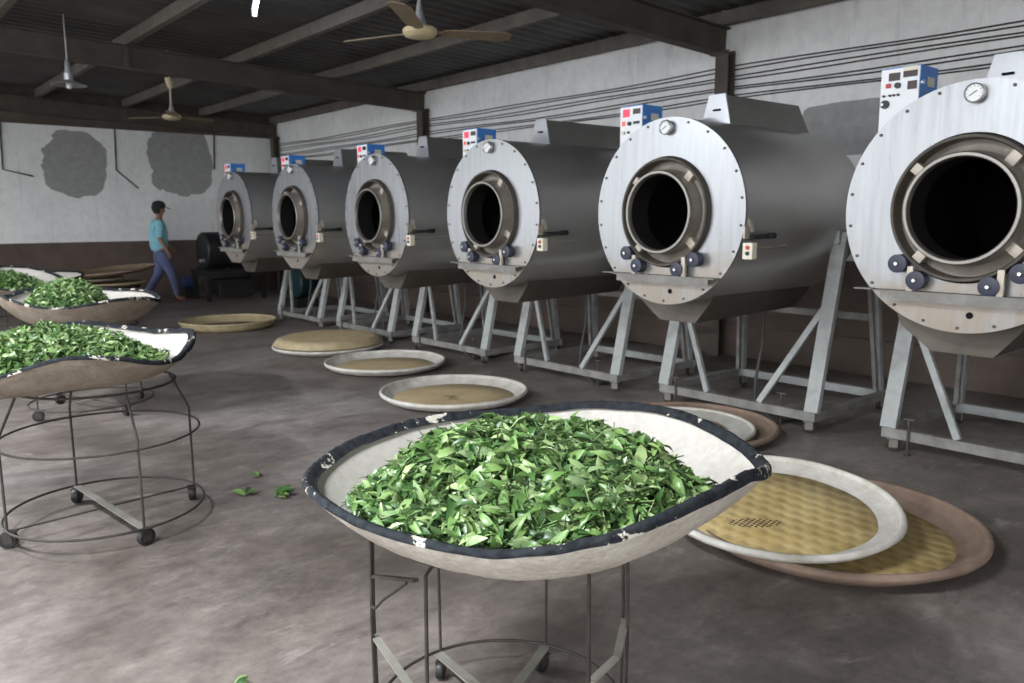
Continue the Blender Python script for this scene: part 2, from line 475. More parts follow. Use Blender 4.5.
def mouth_hoop(bm):
    lathe(bm, [(.10, .3475), (-.030, .340), (-.038, .336), (-.038, .324), (-.030, .318), (.10, .318)], 72, 'X', (0, 0, HC), True)
def mouth_channel(bm):
    lathe(bm, [(.045, .318), (.04, .290), (.02, .268), (-.03, .260), (-.075, .257), (-.075, .246), (.045, .246)], 72, 'X', (0, 0, HC), True)
def mouth_lip(bm):
    lathe(bm, [(-.07, .259), (-.084, .258), (-.090, .253), (-.090, .240), (-.082, .234), (.06, .234), (.06, .247), (-.06, .247)], 72, 'X', (0, 0, HC), True)
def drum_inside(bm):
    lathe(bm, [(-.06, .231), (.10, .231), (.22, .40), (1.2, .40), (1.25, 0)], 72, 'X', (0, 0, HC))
def tab_build(bm):
    box(bm, (0, 0, .290), (.045, .05, .062), None, .004)
def roller_build(bm):
    lathe(bm, [(-.028, 0), (-.028, .030), (-.024, .045), (.024, .045), (.028, .030), (.028, 0)], 24, 'X')
def hub_build(bm):
    lathe(bm, [(-.042, 0), (-.042, .008), (-.036, .012), (-.026, .012), (-.026, 0)], 16, 'X')
def post_build(bm):
    box(bm, (-.055, 0, .055), (.022, .03, .125), None, .003)
def ledge_build(bm):
    box(bm, (-.034, -.02, 1.083), (.068, .81, .008)); box(bm, (-.066, -.02, 1.062), (.006, .73, .048))
    box(bm, (-.02, .45, 1.085), (.05, .09, .006))
def trough_build(bm):
    prof = [(-.30, 1.08), (-.21, .90), (-.10, .765), (.19, .765), (.35, .885), (.44, 1.12)]
    prism(bm, [(.2, y, z) for y, z in prof], (1.2, 0, .02))
def hopper_build(bm):
    a = [(.645, -.012, 2.06), (.645, .20, 2.06), (.645, .152, 2.262), (.645, .034, 2.262)]
    c = [(1.62, -.05, 2.02), (1.62, .22, 2.02), (1.54, .17, 2.262), (1.54, .02, 2.262)]
    A = [bm.verts.new(p) for p in a]; C = [bm.verts.new(p) for p in c]
    bm.faces.new(A); bm.faces.new(C)
    for i in range(4): bm.faces.new((A[i], A[(i + 1) % 4], C[(i + 1) % 4], C[i]))
def hopper_end_build(bm):
    prism(bm, [(.62, -.03, 2.045), (.62, .215, 2.045), (.632, .158, 2.27), (.632, .028, 2.27)], (.014, 0, 0))
    box(bm, (.60, .092, 2.05), (.05, .21, .008))
def slot_build(bm): box(bm, (.621, .085, 2.165), (.014, .055, .012))
def gauge_build(bm): lathe(bm, [(0, 0), (0, .038), (-.012, .044), (-.034, .044), (-.038, .040), (-.034, .037)], 32, 'X', (-.002, -.005, 2.0))
def dial_build(bm):
    lathe(bm, [(-.032, .0), (-.032, .0375)], 32, 'X', (-.002, -.005, 2.0))
def needle_build(bm):
    beam(bm, (-.036, -.005 + .02, 1.988), (-.036, -.005 - .012, 2.008), .003, .003)
    for k in range(9):
        t = -.6 + k * (PI + 1.2) / 8
        beam(bm, (-.0355, -.005 + .028 * math.cos(t), 2.0 + .028 * math.sin(t)), (-.0355, -.005 + .034 * math.cos(t), 2.0 + .034 * math.sin(t)), .0022, .0015)
CBX, CBY0, CBY1, CBZ0, CBZ1 = .11, .30, .495, 1.87, 2.185
def cbox_build(bm): box(bm, (CBX + .105, (CBY0 + CBY1) / 2, (CBZ0 + CBZ1) / 2), (.20, CBY1 - CBY0, CBZ1 - CBZ0), None, .004)
def cpanel_build(bm): box(bm, (CBX + .002, (CBY0 + CBY1) / 2, (CBZ0 + CBZ1) / 2 - .002), (.008, CBY1 - CBY0 - .006, CBZ1 - CBZ0 - .008), None, .002)
def cp(u, w, su, sw, th=.006):
    """a small plate on the control panel: u from its left edge, w down from its top"""
    def f(bm): box(bm, (CBX - .003, CBY1 - u * (CBY1 - CBY0), CBZ1 - w * (CBZ1 - CBZ0)), (th, su, sw))
    return f
def knob_at(u, w, r):
    def f(bm): lathe(bm, [(0, r), (-.014, r * .9), (-.016, 0)], 20, 'X', (CBX - .002, CBY1 - u * (CBY1 - CBY0), CBZ1 - w * (CBZ1 - CBZ0)))
    return f
def mark_build(bm): box(bm, (CBX + .125, CBY0 - .001, CBZ1 - .075), (.075, .002, .045))
def latch_build(bm): cyl(bm, (CBX + .02, CBY0 + .004, CBZ1 - .085), (CBX + .02, CBY0 - .012, CBZ1 - .085), .012)
def bracket_build(bm): beam(bm, (.05, -.60, 1.36), (.05, -.575, 1.44), .03, .01); box(bm, (.0, -.592, 1.36), (.05, .012, .07), None, .002)
def switch_build(bm): box(bm, (-.01, -.625, 1.255), (.05, .065, .095), None, .005)
def sbtn(z):
    def f(bm): lathe(bm, [(0, .012), (-.008, .012), (-.009, 0)], 14, 'X', (-.035, -.628, z))
    return f
def handle_build(bm): tube(bm, [(.03, -.575, 1.33), (.05, -.60, 1.332), (.24, -.612, 1.338)], .014, seg=12); cyl(bm, (.20, -.612, 1.337), (.26, -.612, 1.339), .019)
def rod_build(bm): tube(bm, [(.02, -.60, 1.265), (.42, -.592, 1.272)], .008)
XB, XK = .875, 1.90
def rail_front(bm): box(bm, (XB, .05, .118), (.05, 1.32, .062), None, .004)
def rail_back(bm): box(bm, (XK, .05, .118), (.05, 1.32, .062), None, .004)
def rail_side(s):
    def f(bm): box(bm, ((XB + XK) / 2, .05 + s * .635, .118), (XK - XB - .05, .05, .06), None, .004)
    return f
def leg_build(s):
    def f(bm):
        y = .05 + s * .625
        ztop = 1.34
        beam(bm, (XB, y, .145), (XB + .29, y * .985, ztop), .098, .045, (1, 0, 0), .004)
        box(bm, (XB + .29, y - s * .03, ztop - .03), (.12, .07, .09), None, .004)
    return f
def brace_build(s):
    def f(bm):
        y = .05 + s * .60
        beam(bm, (XB + .17, y, .86), (XB, .05 + s * .22, .148), .042, .03, (1, 0, 0), .003)
    return f
def bpost_build(s):
    def f(bm): beam(bm, (XK, .05 + s * .60, .148), (XK - .10, .05 + s * .54, 1.30), .055, .05, (0, 1, 0), .004)
    return f
def bbrace_build(s):
    def f(bm): beam(bm, (XK - .06, .05 + s * .60, .148), (XK - .18, .05 + s * .54, 1.15), .03, .03, (0, 1, 0), .003)
    return f
def crossbar(bm): beam(bm, (XK - .05, -.54, .70), (XK - .05, .62, .70), .04, .05)
def fork_build(bm):
    box(bm, (0, 0, .083), (.075, .065, .008)); box(bm, (0, .022, .055), (.05, .006, .06)); box(bm, (0, -.022, .055), (.05, .006, .06))
def wheel_build(bm):
    r = [(-.017, 0), (-.017, .020), (-.015, .038), (-.010, .040), (.010, .040), (.015, .038), (.017, .020), (.017, 0)]
    rings = []
    for a, rr in r:
        if rr == 0: rings.append([bm.verts.new((0, a, .040))])
        else: rings.append([bm.verts.new((rr * math.cos(t), a, .040 + rr * math.sin(t))) for t in [2 * PI * k / 20 for k in range(20)]])
    for i in range(len(rings) - 1):
        A, C = rings[i], rings[i + 1]
        for k in range(20):
            j = (k + 1) % 20
            if len(A) == 1: bm.faces.new((A[0], C[k], C[j]))
            elif len(C) == 1: bm.faces.new((A[k], A[j], C[0]))
            else: bm.faces.new((A[k], A[j], C[j], C[k]))
def jack_build(bm):
    cyl(bm, (0, 0, .012), (0, 0, .225), .008, 10); cyl(bm, (0, -.035, .225), (0, .035, .225), .006, 8); cyl(bm, (0, 0, 0), (0, 0, .014), .018, 12)
def bolt_build(bm): lathe(bm, [(0, .008), (-.006, .007), (-.008, 0)], 8, 'X')
def hole_build(bm): lathe(bm, [(-.0035, 0), (-.0035, .016), (.004, .016)], 20, 'X', (0, -.05, .985))
def power_build(bm):
    tube(bm, [(1.0, -.10, .79), (.99, -.11, .55), (.95, -.09, .30), (.90, -.12, .14), (.88, -.2, .085), (.93, -.28, .012), (1.2, -.35, .011), (1.6, -.2, .011)], .011, seg=8)
def bundle_build(bm): tube(bm, [(1.15, .28, .82), (1.14, .30, .6), (1.16, .3, .52)], .012)

labels = ['stainless drum roaster nearest the camera, cut off by the right edge',
          'stainless drum roaster second from the right, behind the yellow and brown trays',
          'stainless drum roaster third from the right, straight behind the foreground basket',
          'stainless drum roaster fourth from the right, third from the far left end',
          'stainless drum roaster fifth from the right, next to the farthest one',
          'farthest drum roaster at the left end of the row, nearest the back wall']
for i in range(6):
    t = empty('drum_roaster', (XF, YM + i * SP, 0))
    tag(t, labels[i], 'roasting machine', 'stainless drum roasters in a row along the right wall')
    flat = i >= 4
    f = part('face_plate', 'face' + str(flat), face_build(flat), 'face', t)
    for a in range(22):
        ang = 2 * PI * (a + .5) / 22
        if -2.35 < math.atan2(math.sin(ang), math.cos(ang)) < -.8 and flat: continue
        bo = part('bolt', 'bolt', bolt_build, 'bolt', f)
        bo.location = (-.001, .560 * math.cos(ang), HC + .560 * math.sin(ang))
    part('drain_hole', 'hole', hole_build, 'hole_black', f)
    part('barrel', 'barrel', barrel_build, 'barrel', t)
    mo = part('drum_mouth', 'hoop', mouth_hoop, 'rust', t)
    part('channel_ring', 'channel', mouth_channel, 'channel', mo)
    part('lip', 'lip', mouth_lip, 'lip', mo)
    part('drum_interior', 'inside', drum_inside, 'hole_black', mo)
    rot = R0.uniform(-.25, .25)
    for a in range(4):
        tb = part('bracket', 'tab', tab_build, 'tab', mo)
        tb.location = (-.005, 0, HC); tb.rotation_euler = (PI / 4 + a * PI / 2 + rot, 0, 0)
    for (y, z) in ((.275, -.262), (.185, -.340), (-.140, -.352), (-.265, -.287)):
        ro = part('support_roller', 'roller', roller_build, 'rubber', t); ro.location = (-.04, y, HC + z)
        part('hub', 'hub', hub_build, 'hub', ro)
    for y in (.215, -.185):
        po = part('roller_post', 'post', post_build, 'tab', t); po.location = (.012, y, 1.09)
    part('ledge', 'ledge', ledge_build, 'frame_dirty', t)
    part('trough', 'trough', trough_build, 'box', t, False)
    h = part('hopper', 'hopper', hopper_build, 'hopper', t, False)
    he = part('hopper_end', 'hopperend', hopper_end_build, 'bright', h, False)
    part('slot', 'slot', slot_build, 'hole_black', he, False)
    g = part('gauge', 'gauge', gauge_build, 'hub', t)
    part('dial', 'dial', dial_build, 'dial', g); part('needle', 'needle', needle_build, 'black', g)
    cb = part('control_box', 'cbox', cbox_build, 'blue', t, False); cb['label'] = 'blue control box with white front'
    part('front_panel', 'cpanel', cpanel_build, 'white', cb, False)
    lit = i > 0
    if i == 0:
        part('display', 'd0', cp(.36, .145, .055, .038), 'darkscreen', cb, False)
        part('display', 'd1', cp(.76, .125, .068, .03), 'darkscreen', cb, False)
        part('nameplate', 'd2', cp(.76, .045, .068, .02), 'cream', cb, False)
        part('button', 'b0', cp(.22, .275, .024, .022, .010), 'red', cb, False)
        part('knob', 'k0', knob_at(.46, .285, .015), 'black', cb)
        part('meter', 'd3', cp(.82, .30, .045, .04), 'darkscreen', cb, False)
        for u in (.12, .28, .38, .49): part('indicator', 'i' + str(u), knob_at(u, .43, .006), 'rust', cb)
        part('dial_knob', 'k1', knob_at(.16, .56, .022), 'black', cb); part('dial_knob', 'k2', knob_at(.13, .56, .015), 'white', cb)
    else:
        part('display', 'e0', cp(.30, .15, .058, .05), 'redlit' if i != 5 else 'orangelit', cb, False)
        part('display', 'e1', cp(.76, .13, .062, .035), 'darkscreen', cb, False)
        part('button', 'e2', cp(.18, .36, .022, .03, .010), 'orangelit', cb, False)
        part('knob', 'e3', knob_at(.46, .37, .014), 'black', cb)
        part('switch', 'e4', cp(.76, .36, .05, .016, .012), 'black', cb, False)
        part('indicator', 'e5', knob_at(.2, .55, .012), 'cream', cb); part('indicator', 'e6', knob_at(.42, .55, .008), 'black', cb)
    part('data_plate', 'mark', mark_build, 'cream', cb, False); part('latch', 'latch', latch_build, 'hub', cb)
    part('hinge_bracket', 'bracket', bracket_build, 'tab', t, False)
    sw = part('switch_box', 'switch', switch_build, 'cream', t, False)
    part('button', 's0', sbtn(1.275), 'red', sw); part('button', 's1', sbtn(1.242), 'black', sw)
    part('handle', 'handle', handle_build, 'black', t); part('conduit', 'rod', rod_build, 'strap', t)
    part('front_rail', 'rf', rail_front, 'frame_dirty', t, False); part('back_rail', 'rb', rail_back, 'frame', t, False)
    for s in (-1, 1):
        part('side_rail', 'rs%d' % s, rail_side(s), 'frame_dirty', t, False)
        part('leg', 'lg%d' % s, leg_build(s), 'frame', t, False)
        part('brace', 'br%d' % s, brace_build(s), 'frame', t, False)
        part('rear_leg', 'bp%d' % s, bpost_build(s), 'frame', t, False)
        part('rear_brace', 'bb%d' % s, bbrace_build(s), 'frame_dirty', t, False)
        for x in (XB, XK):
            c_ = part('caster', 'fork', fork_build, 'strap', t, False); c_.location = (x + .015, .05 + s * .60, 0)
            c_.rotation_euler = (0, 0, R0.uniform(-1.2, 1.2)); part('wheel', 'wheel', wheel_build, 'rod', c_)
        ja = part('screw_jack', 'jack', jack_build, 'bolt', t); ja.location = (XB - .035 if s > 0 else XB + .06, .05 + s * (.49 if s > 0 else .36), 0)
    part('cross_bar', 'xb', crossbar, 'frame_dirty', t, False)
    part('power_cable', 'pw', power_build, 'cable', t)

# ------------------------------------------------------------------ baskets of leaves
class Rim:
    def __init__(s, C, R, zc, rc):
        s.C, s.R, s.zc, s.rc = C, R, zc, rc
    def z(s, t):
        v = s.zc[0]
        for k in range(1, (len(s.zc) - 1) // 2 + 1): v += s.zc[2 * k - 1] * math.cos(k * t) + s.zc[2 * k] * math.sin(k * t)
        return v
    def r(s, t):
        v = 1.
        for k in range(2, len(s.rc) // 2 + 2): v += s.rc[2 * k - 4] * math.cos(k * t) + s.rc[2 * k - 3] * math.sin(k * t)
        return s.R * v
    def inner(s, x, y):
        t = math.atan2(y, x); q = math.hypot(x, y) / s.r(t)
        return s.bowl(min(q, 1.), t)
    pw = 3.6
    def bowl(s, q, t):
        # q: fraction of the rim radius; height of the inside of the bowl
        return s.zb + (s.z(t) - s.zb) * (.20 * q ** 1.3 + .80 * q ** s.pw)
SEG = 216
def make_basket(rim, label, ring_r, ring_z, rimmat='rim', band=.042, seed=0, sc_=None):
    # seat the bowl on the stand's ring
    lo = 1.
    rim.zb = .5
    for it in range(40):
        ox, oy = (sc_[0] - rim.C[0], sc_[1] - rim.C[1]) if sc_ else (0, 0)
        lo = min(rim.inner(ox + ring_r * math.cos(t), oy + ring_r * math.sin(t)) for t in [2 * PI * k / 72 for k in range(72)]) - .016
        rim.zb += (ring_z - lo) * .8
    root = empty('tea_basket', (rim.C[0], rim.C[1], 0)); tag(root, label, 'basket', 'limewashed tea baskets on wheeled stands')
    ts = [2 * PI * k / SEG for k in range(SEG)]
    wob = [.006 * noise.noise(Vector((math.cos(t) * 3, math.sin(t) * 3, seed))) for t in ts]
    qs = [0, .12, .25, .37, .46, .54, .61, .67, .73, .78, .82, .86, .89, .92, .945, .965, .985, 1.]
    for nm, off, mt in (('inside', 0., 'inside'), ('outside', -.014, 'basket')):
        bm = B(); rings = []
        for q in qs:
            if q == 0: rings.append([bm.verts.new((0, 0, rim.zb + off))]); continue
            ring = []
            for k, t in enumerate(ts):
                rr = q * rim.r(t) + (.006 * q if off else 0)
                bump_ = (.006 * noise.noise(Vector((math.cos(t) * 14 * q, math.sin(t) * 14 * q, seed + 3))) + .004 * noise.noise(Vector((math.cos(t) * 38 * q, math.sin(t) * 38 * q, seed + 5 + 18 * q))) if off else 0)
                ring.append(bm.verts.new(((rr + bump_) * math.cos(t), (rr + bump_) * math.sin(t), rim.bowl(q, t) + off * (1 if q < 1 else .6) + wob[k] * q + bump_)))
            rings.append(ring)
        for a in range(len(rings) - 1):
            A, C = rings[a], rings[a + 1]
            for k in range(SEG):
                j = (k + 1) % SEG
                if len(A) == 1: bm.faces.new((A[0], C[k], C[j]))
                else: bm.faces.new((A[k], A[j], C[j], C[k]))
        o = obj('bowl_' + nm, bm, 'basket_old' if (off and seed > 1) else mt, root, True, 80)
    # black taped rim wrapped over the edge
    bm = B(); rings = []; band0 = band
    for k, t in enumerate(ts):
        r, z = rim.r(t), rim.z(t) + wob[k]
        dl = t - math.atan2(-rim.C[1], -rim.C[0]); band = band0 * (max(.42, .5 + .55 * math.sin(dl)) if math.cos(dl) > 0 else 1.)
        e = .004 * noise.noise(Vector((math.cos(t) * 9, math.sin(t) * 9, seed + 7)))
        f = .004 * noise.noise(Vector((math.cos(t) * 25, math.sin(t) * 25, seed + 9)))
        pr = [(r - .028, z - band0 * .72 + e), (r - .016, z - .012 + f), (r - .006, z + .003 + f), (r + .004, z + .004 + f), (r + .009, z - .003 + f), (r + .010, z - band * .5), (r + .009, z - band - .002 - e), (r + .004, z - band - e)]
        rings.append([bm.verts.new((p * math.cos(t), p * math.sin(t), h)) for p, h in pr])
    for k in range(SEG):
        A, C = rings[k], rings[(k + 1) % SEG]
        for j in range(len(A) - 1): bm.faces.new((A[j], A[j + 1], C[j + 1], C[j]))
    obj('rim', bm, rimmat, root, True, 70)
    return root

def leaf(bm, p, d, n, L, W, curl, fold):
    """one pointed tea leaf"""
    d = d.normalized(); n = (n - d * n.dot(d)).normalized(); s = d.cross(n)
    st = [(.0, .10), (.22, .72), (.48, 1.), (.75, .66)]
    rows = []
    for u, w in st:
        c = p + d * (L * (u - .5)) + n * (curl * L * (.25 - (u - .5) ** 2))
        hw = W * .5 * w
        rows.append((bm.verts.new(c - s * hw + n * hw * fold), bm.verts.new(c), bm.verts.new(c + s * hw + n * hw * fold)))
    tip = bm.verts.new(p + d * (L * .5) + n * (curl * L * 0))
    for a in range(len(rows) - 1):
        for j in (0, 1): bm.faces.new((rows[a][j], rows[a][j + 1], rows[a + 1][j + 1], rows[a + 1][j]))
    bm.faces.new((rows[-1][0], rows[-1][1], tip)); bm.faces.new((rows[-1][1], rows[-1][2], tip))

def make_heap(rim, off, ax, ru, rv, zedge, zpeak, n, label, seed, pk=(0., .2), L=(.05, .085), pw=1.7):
    """heap of leaves: off centre in the basket, ax angle of its long side"""
    rd = random.Random(seed)
    root_bm = B()
    ca, sa = math.cos(ax), math.sin(ax)
    def place(u, v): return off[0] + u * ru * ca - v * rv * sa, off[1] + u * ru * sa + v * rv * ca
    def H(u, v):
        x, y = place(u, v)
        e = math.hypot(u, v)
        # distance measured from an off-centre peak, 1 at the edge of the heap
        du, dv = u - pk[0], v - pk[1]
        g = min(1., max(e, math.hypot(du, dv) * .86))
        nz = .018 * noise.noise(Vector((x * 9, y * 9, seed))) + .010 * noise.noise(Vector((x * 22, y * 22, seed)))
        q = math.hypot(x, y); t = math.atan2(y, x)
        base = rim.inner(x, y) if q < rim.r(t) * .97 else rim.z(t) - .02
        h = zedge + (zpeak - zedge) * (1 - g ** pw)
        k = max(0., (e - .72) / .28)
        return max(base + .004, h * (1 - k * .35) + base * k * .35 + nz * (1 - k * .6))
    # core
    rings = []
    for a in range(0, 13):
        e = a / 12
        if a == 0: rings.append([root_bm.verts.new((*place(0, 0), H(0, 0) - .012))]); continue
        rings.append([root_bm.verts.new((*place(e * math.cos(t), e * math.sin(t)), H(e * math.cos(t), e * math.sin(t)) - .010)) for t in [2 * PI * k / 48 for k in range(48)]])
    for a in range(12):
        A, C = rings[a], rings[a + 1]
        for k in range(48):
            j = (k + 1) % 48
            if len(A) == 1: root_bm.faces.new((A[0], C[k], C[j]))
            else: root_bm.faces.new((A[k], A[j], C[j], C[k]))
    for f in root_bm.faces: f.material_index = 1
    def ok(P):
        q = math.hypot(P.x, P.y); t = math.atan2(P.y, P.x); q /= rim.r(t)
        if q > .94 and P.z < rim.z(t) + .012: return False
        return q < 1.02 and P.z > rim.bowl(min(q, 1.), t) + .004
    i = 0; tries = 0
    while i < n and tries < n * 3:
        tries += 1
        t = rd.uniform(0, 2 * PI); e = math.sqrt(rd.random()) * 1.03
        u, v = e * math.cos(t), e * math.sin(t)
        x, y = place(u, v)
        z = H(u, v) + rd.uniform(-.008, .018)
        yaw = rd.uniform(0, 2 * PI); pitch = rd.gauss(.05, .48)
        d = Vector((math.cos(yaw) * math.cos(pitch), math.sin(yaw) * math.cos(pitch), math.sin(pitch)))
        nn = Vector((rd.gauss(0, .7), rd.gauss(0, .7), 1. if rd.random() < .72 else -1.))
        l = rd.uniform(*L); P0 = Vector((x, y, z))
        if not (ok(P0) and ok(P0 + d * l * .5) and ok(P0 - d * l * .5)): continue
        i += 1
        if i % 9 == 0:
            side = d.cross(Vector((0, 0, 1))); tube(root_bm, [P0 - d * l * .55, P0 + side * .004, P0 + d * l * .55], .0016, seg=4, caps=False)
        else:
            leaf(root_bm, P0, d, nn, l, l * rd.uniform(.20, .40), rd.uniform(-.9, 1.2), rd.uniform(.05, .8))
    me = bpy.data.meshes.new('tea_leaf_heap'); root_bm.to_mesh(me); root_bm.free()
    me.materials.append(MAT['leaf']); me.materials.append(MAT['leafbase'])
    me.shade_smooth()
    o = bpy.data.objects.new('tea_leaf_heap', me); COL.objects.link(o); o.location = (rim.C[0], rim.C[1], 0)
    tag(o, label, 'tea leaves', 'heaps of fresh tea leaves', 'stuff')
    return o

def ringpts(r, z, n=64, c=(0, 0), a0=0, a1=2 * PI, closed=True):
    m = n if closed else n + 1
    return [(c[0] + r * math.cos(a0 + (a1 - a0) * k / n), c[1] + r * math.sin(a0 + (a1 - a0) * k / n), z) for k in range(m)]

def caster_small(parent, x, y, rz, sc_=1.):
    bm = B(); box(bm, (0, 0, .075), (.05, .045, .006)); box(bm, (.008, .017, .05), (.04, .005, .055)); box(bm, (.008, -.017, .05), (.04, .005, .055))
    c = obj('caster', bm, 'rod', parent, False); c.location = (x, y, 0); c.rotation_euler = (0, 0, rz); c.scale = (sc_,) * 3
    bm = B(); wheel_build(bm); w = obj('wheel', bm, 'black', c); w.location = (.012, 0, 0)

# --- rims measured from the photograph
rim1 = Rim((1.394, 1.525), .60, [.8287, .0041, -.0244, -.0111, .0056, -.0015, .0168, .0145, .0037], [.0311, .011, .014, .0027, -.0022, -.0039])
rim2 = Rim((.783, 4.190), .60, [.8638, .0163, .0136, -.003, -.0011, -.0085, .0218, .0248, -.0284], [-.0058, .0231, .003, .0096, .0041, .0027])
rim3 = Rim((1.425, 6.747), .60, [.8936, -.0281, .0129, -.0006, .0046, -.0196, -.0063, .0124, .0172], [-.0555, .0228, .0089, .0084, -.0083, .0086])
rim4 = Rim((1.279, 9.522), .60, [.8824, -.0183, .0708, -.0099, .0296, .0055, -.011, -.0068, -.0038], [-.0054, .0026, -.0024, .0016, -.0014, .0014])
rim5 = Rim((1.80, 11.10), .60, [.80, .0, .012, .012, .01], [.0, .0])

# --- stand under the foreground basket: eight rods, two rings, straps
rim1.pw = 4.2
S1 = (1.335, 1.63)
st = empty('wheeled_stand', (*S1, 0)); tag(st, 'iron rod stand under the big foreground basket, cut by the bottom edge', 'basket stand', 'iron basket stands')
ZT1 = .625; r1 = .352
rt1 = .318
bm = B(); tube(bm, ringpts(rt1, ZT1), .0065, True); obj('top_ring', bm, 'rod', st)
bm = B(); tube(bm, ringpts(r1, .075), .005, True); obj('bottom_ring', bm, 'rod', st)
view = math.atan2(S1[1], S1[0])
# rods at angles measured about the stand, relative to the viewing direction
for dg in (88, 94, 33, 150, -150 + 8, -25, -84, -98):
    a = view + math.radians(dg)
    bm = B(); tube(bm, [(rt1 * math.cos(a), rt1 * math.sin(a), ZT1 + .002), (r1 * math.cos(a), r1 * math.sin(a), ZT1 - .016), (r1 * 1.01 * math.cos(a), r1 * 1.01 * math.sin(a), .35), (r1 * math.cos(a), r1 * math.sin(a), .072)], .005)
    obj('rod', bm, 'rod', st)
def rp(dg, z, f=1.): a = view + math.radians(dg); return (r1 * f * math.cos(a), r1 * f * math.sin(a), z)
for p in ([rp(92, .475), rp(145, .590)], [rp(-92, .515), rp(-140, .60)]):
    bm = B(); beam(bm, p[0], p[1], .016, .008); obj('brace', bm, 'rod', st, False)
bm = B(); tube(bm, [rp(90, .38, 1.02), rp(112, .44), rp(122, .49), rp(140, .575)], .004); obj('brace', bm, 'rod', st)
for p in ([rp(92, .30), rp(150, .20, .9), rp(170, .18, .8)], [rp(-92, .335), rp(-115, .30, .97), rp(-128, .26, .86), rp(-129, .20, .84)]):
    bm = B()
    for a, c in zip(p, p[1:]): beam(bm, a, c, .022, .006)
    obj('strap', bm, 'strap', st, False)
for a, c in ((35, -145), (-25, 155)):
    bm = B(); beam(bm, rp(a, .070), rp(c, .070 if a > 0 else .064), .030, .006); obj('strap', bm, 'strap', st, False)
for dg in (35, -145, -25, 155):
    x, y, _ = rp(dg, 0, .93); caster_small(st, x, y, R0.uniform(0, 6), .72)
make_basket(rim1, 'large foreground basket with black taped rim, full of green leaves', .318, ZT1 + .002, 'rim', .022, 1, S1)
PV = view - PI / 2
make_heap(rim1, (-.135, -.125), PV, .425, .40, .80, .93, 7600, 'heap of fresh green tea leaves in the foreground basket', 11, (-.12, .33), (.042, .082), 1.9)

# --- four-legged ringed stands
def ring_stand(c, r, ztop, zmid, label, rz, rtop):
    s = empty('wheeled_stand', (c[0], c[1], 0), 0); tag(s, label, 'basket stand', 'iron basket stands')
    zl = .085
    bm = B(); tube(bm, ringpts(rtop, ztop), .006, True); obj('top_ring', bm, 'rod', s)
    bm = B(); tube(bm, ringpts(r, zmid), .0052, True); obj('middle_ring', bm, 'rod', s)
    bm = B(); tube(bm, ringpts(r, zl), .006, True); obj('bottom_ring', bm, 'rod', s)
    for k in range(4):
        a = rz + k * PI / 2
        x, y = math.cos(a), math.sin(a)
        bm = B(); tube(bm, [(rtop * x, rtop * y, ztop), (r * .985 * x, r * .985 * y, zmid + .05), (r * .985 * x, r * .985 * y, zl)], .0062)
        obj('leg', bm, 'rod', s)
        caster_small(s, r * .955 * x, r * .955 * y, R0.uniform(0, 6))
    for k in (0, 1):
        a = rz + k * PI / 2; x, y = math.cos(a) * r * .97, math.sin(a) * r * .97
        bm = B(); beam(bm, (-x, -y, zl - .006 * k), (x, y, zl - .006 * k), .034 if k == 0 else .012, .005); obj('strap', bm, 'strap' if k == 0 else 'rod', s, False)
    return s
rz2 = math.atan2(4.144 - 4.10, 1.33 - .91)
Z2 = .69
ring_stand((.91, 4.10), .435, Z2, .45, 'iron stand with rings and casters under the second-nearest basket', rz2 - PI / 2, .34)
rim2.pw = 6.
make_basket(rim2, 'wavy-rimmed basket of leaves cut by the left edge, nearest of the left ones', .35, Z2 + .008, 'rim_worn', .020, 2, (.91, 4.10))
make_heap(rim2, (-.04, -.06), -.19, .47, .38, .80, .965, 4200, 'heap of green leaves in the wavy-rimmed basket at the left edge', 12, (-.20, .28), (.042, .075), 1.7)
Z3 = .66
ring_stand((1.45, 6.72), .43, Z3, .45, 'iron stand under the middle basket at left, behind the nearest left basket', .35, .36)
make_basket(rim3, 'middle basket at left with raised right end, legs of its stand just visible', .36, Z3 + .008, 'rim_worn', .022, 3, (1.45, 6.72))
make_heap(rim3, (-.09, -.06), -.22, .30, .40, .85, 1.01, 2000, 'heap of green leaves in the middle basket at left', 13, (0, .15), (.042, .075), 1.6)
ring_stand((1.30, 9.50), .43, Z3, .45, 'iron stand of the third basket at left, hidden mostly by the nearer baskets', .8, .36)
make_basket(rim4, 'third basket back at left, tilted to show its pale inside', .36, Z3 + .008, 'rim', .022, 4, (1.30, 9.50))
make_heap(rim4, (-.02, -.10), -.15, .45, .42, .80, .945, 1500, 'heap of green leaves in the third basket back at left', 14, (0, .1), (.055, .095), 1.6)
ring_stand((1.80, 11.10), .43, Z3 - .06, .45, 'iron stand of the farthest basket at left', .5, .36)
make_basket(rim5, 'farthest basket at left, a pale sliver of rim behind the others', .36, Z3 - .052, 'rim', .022, 5)

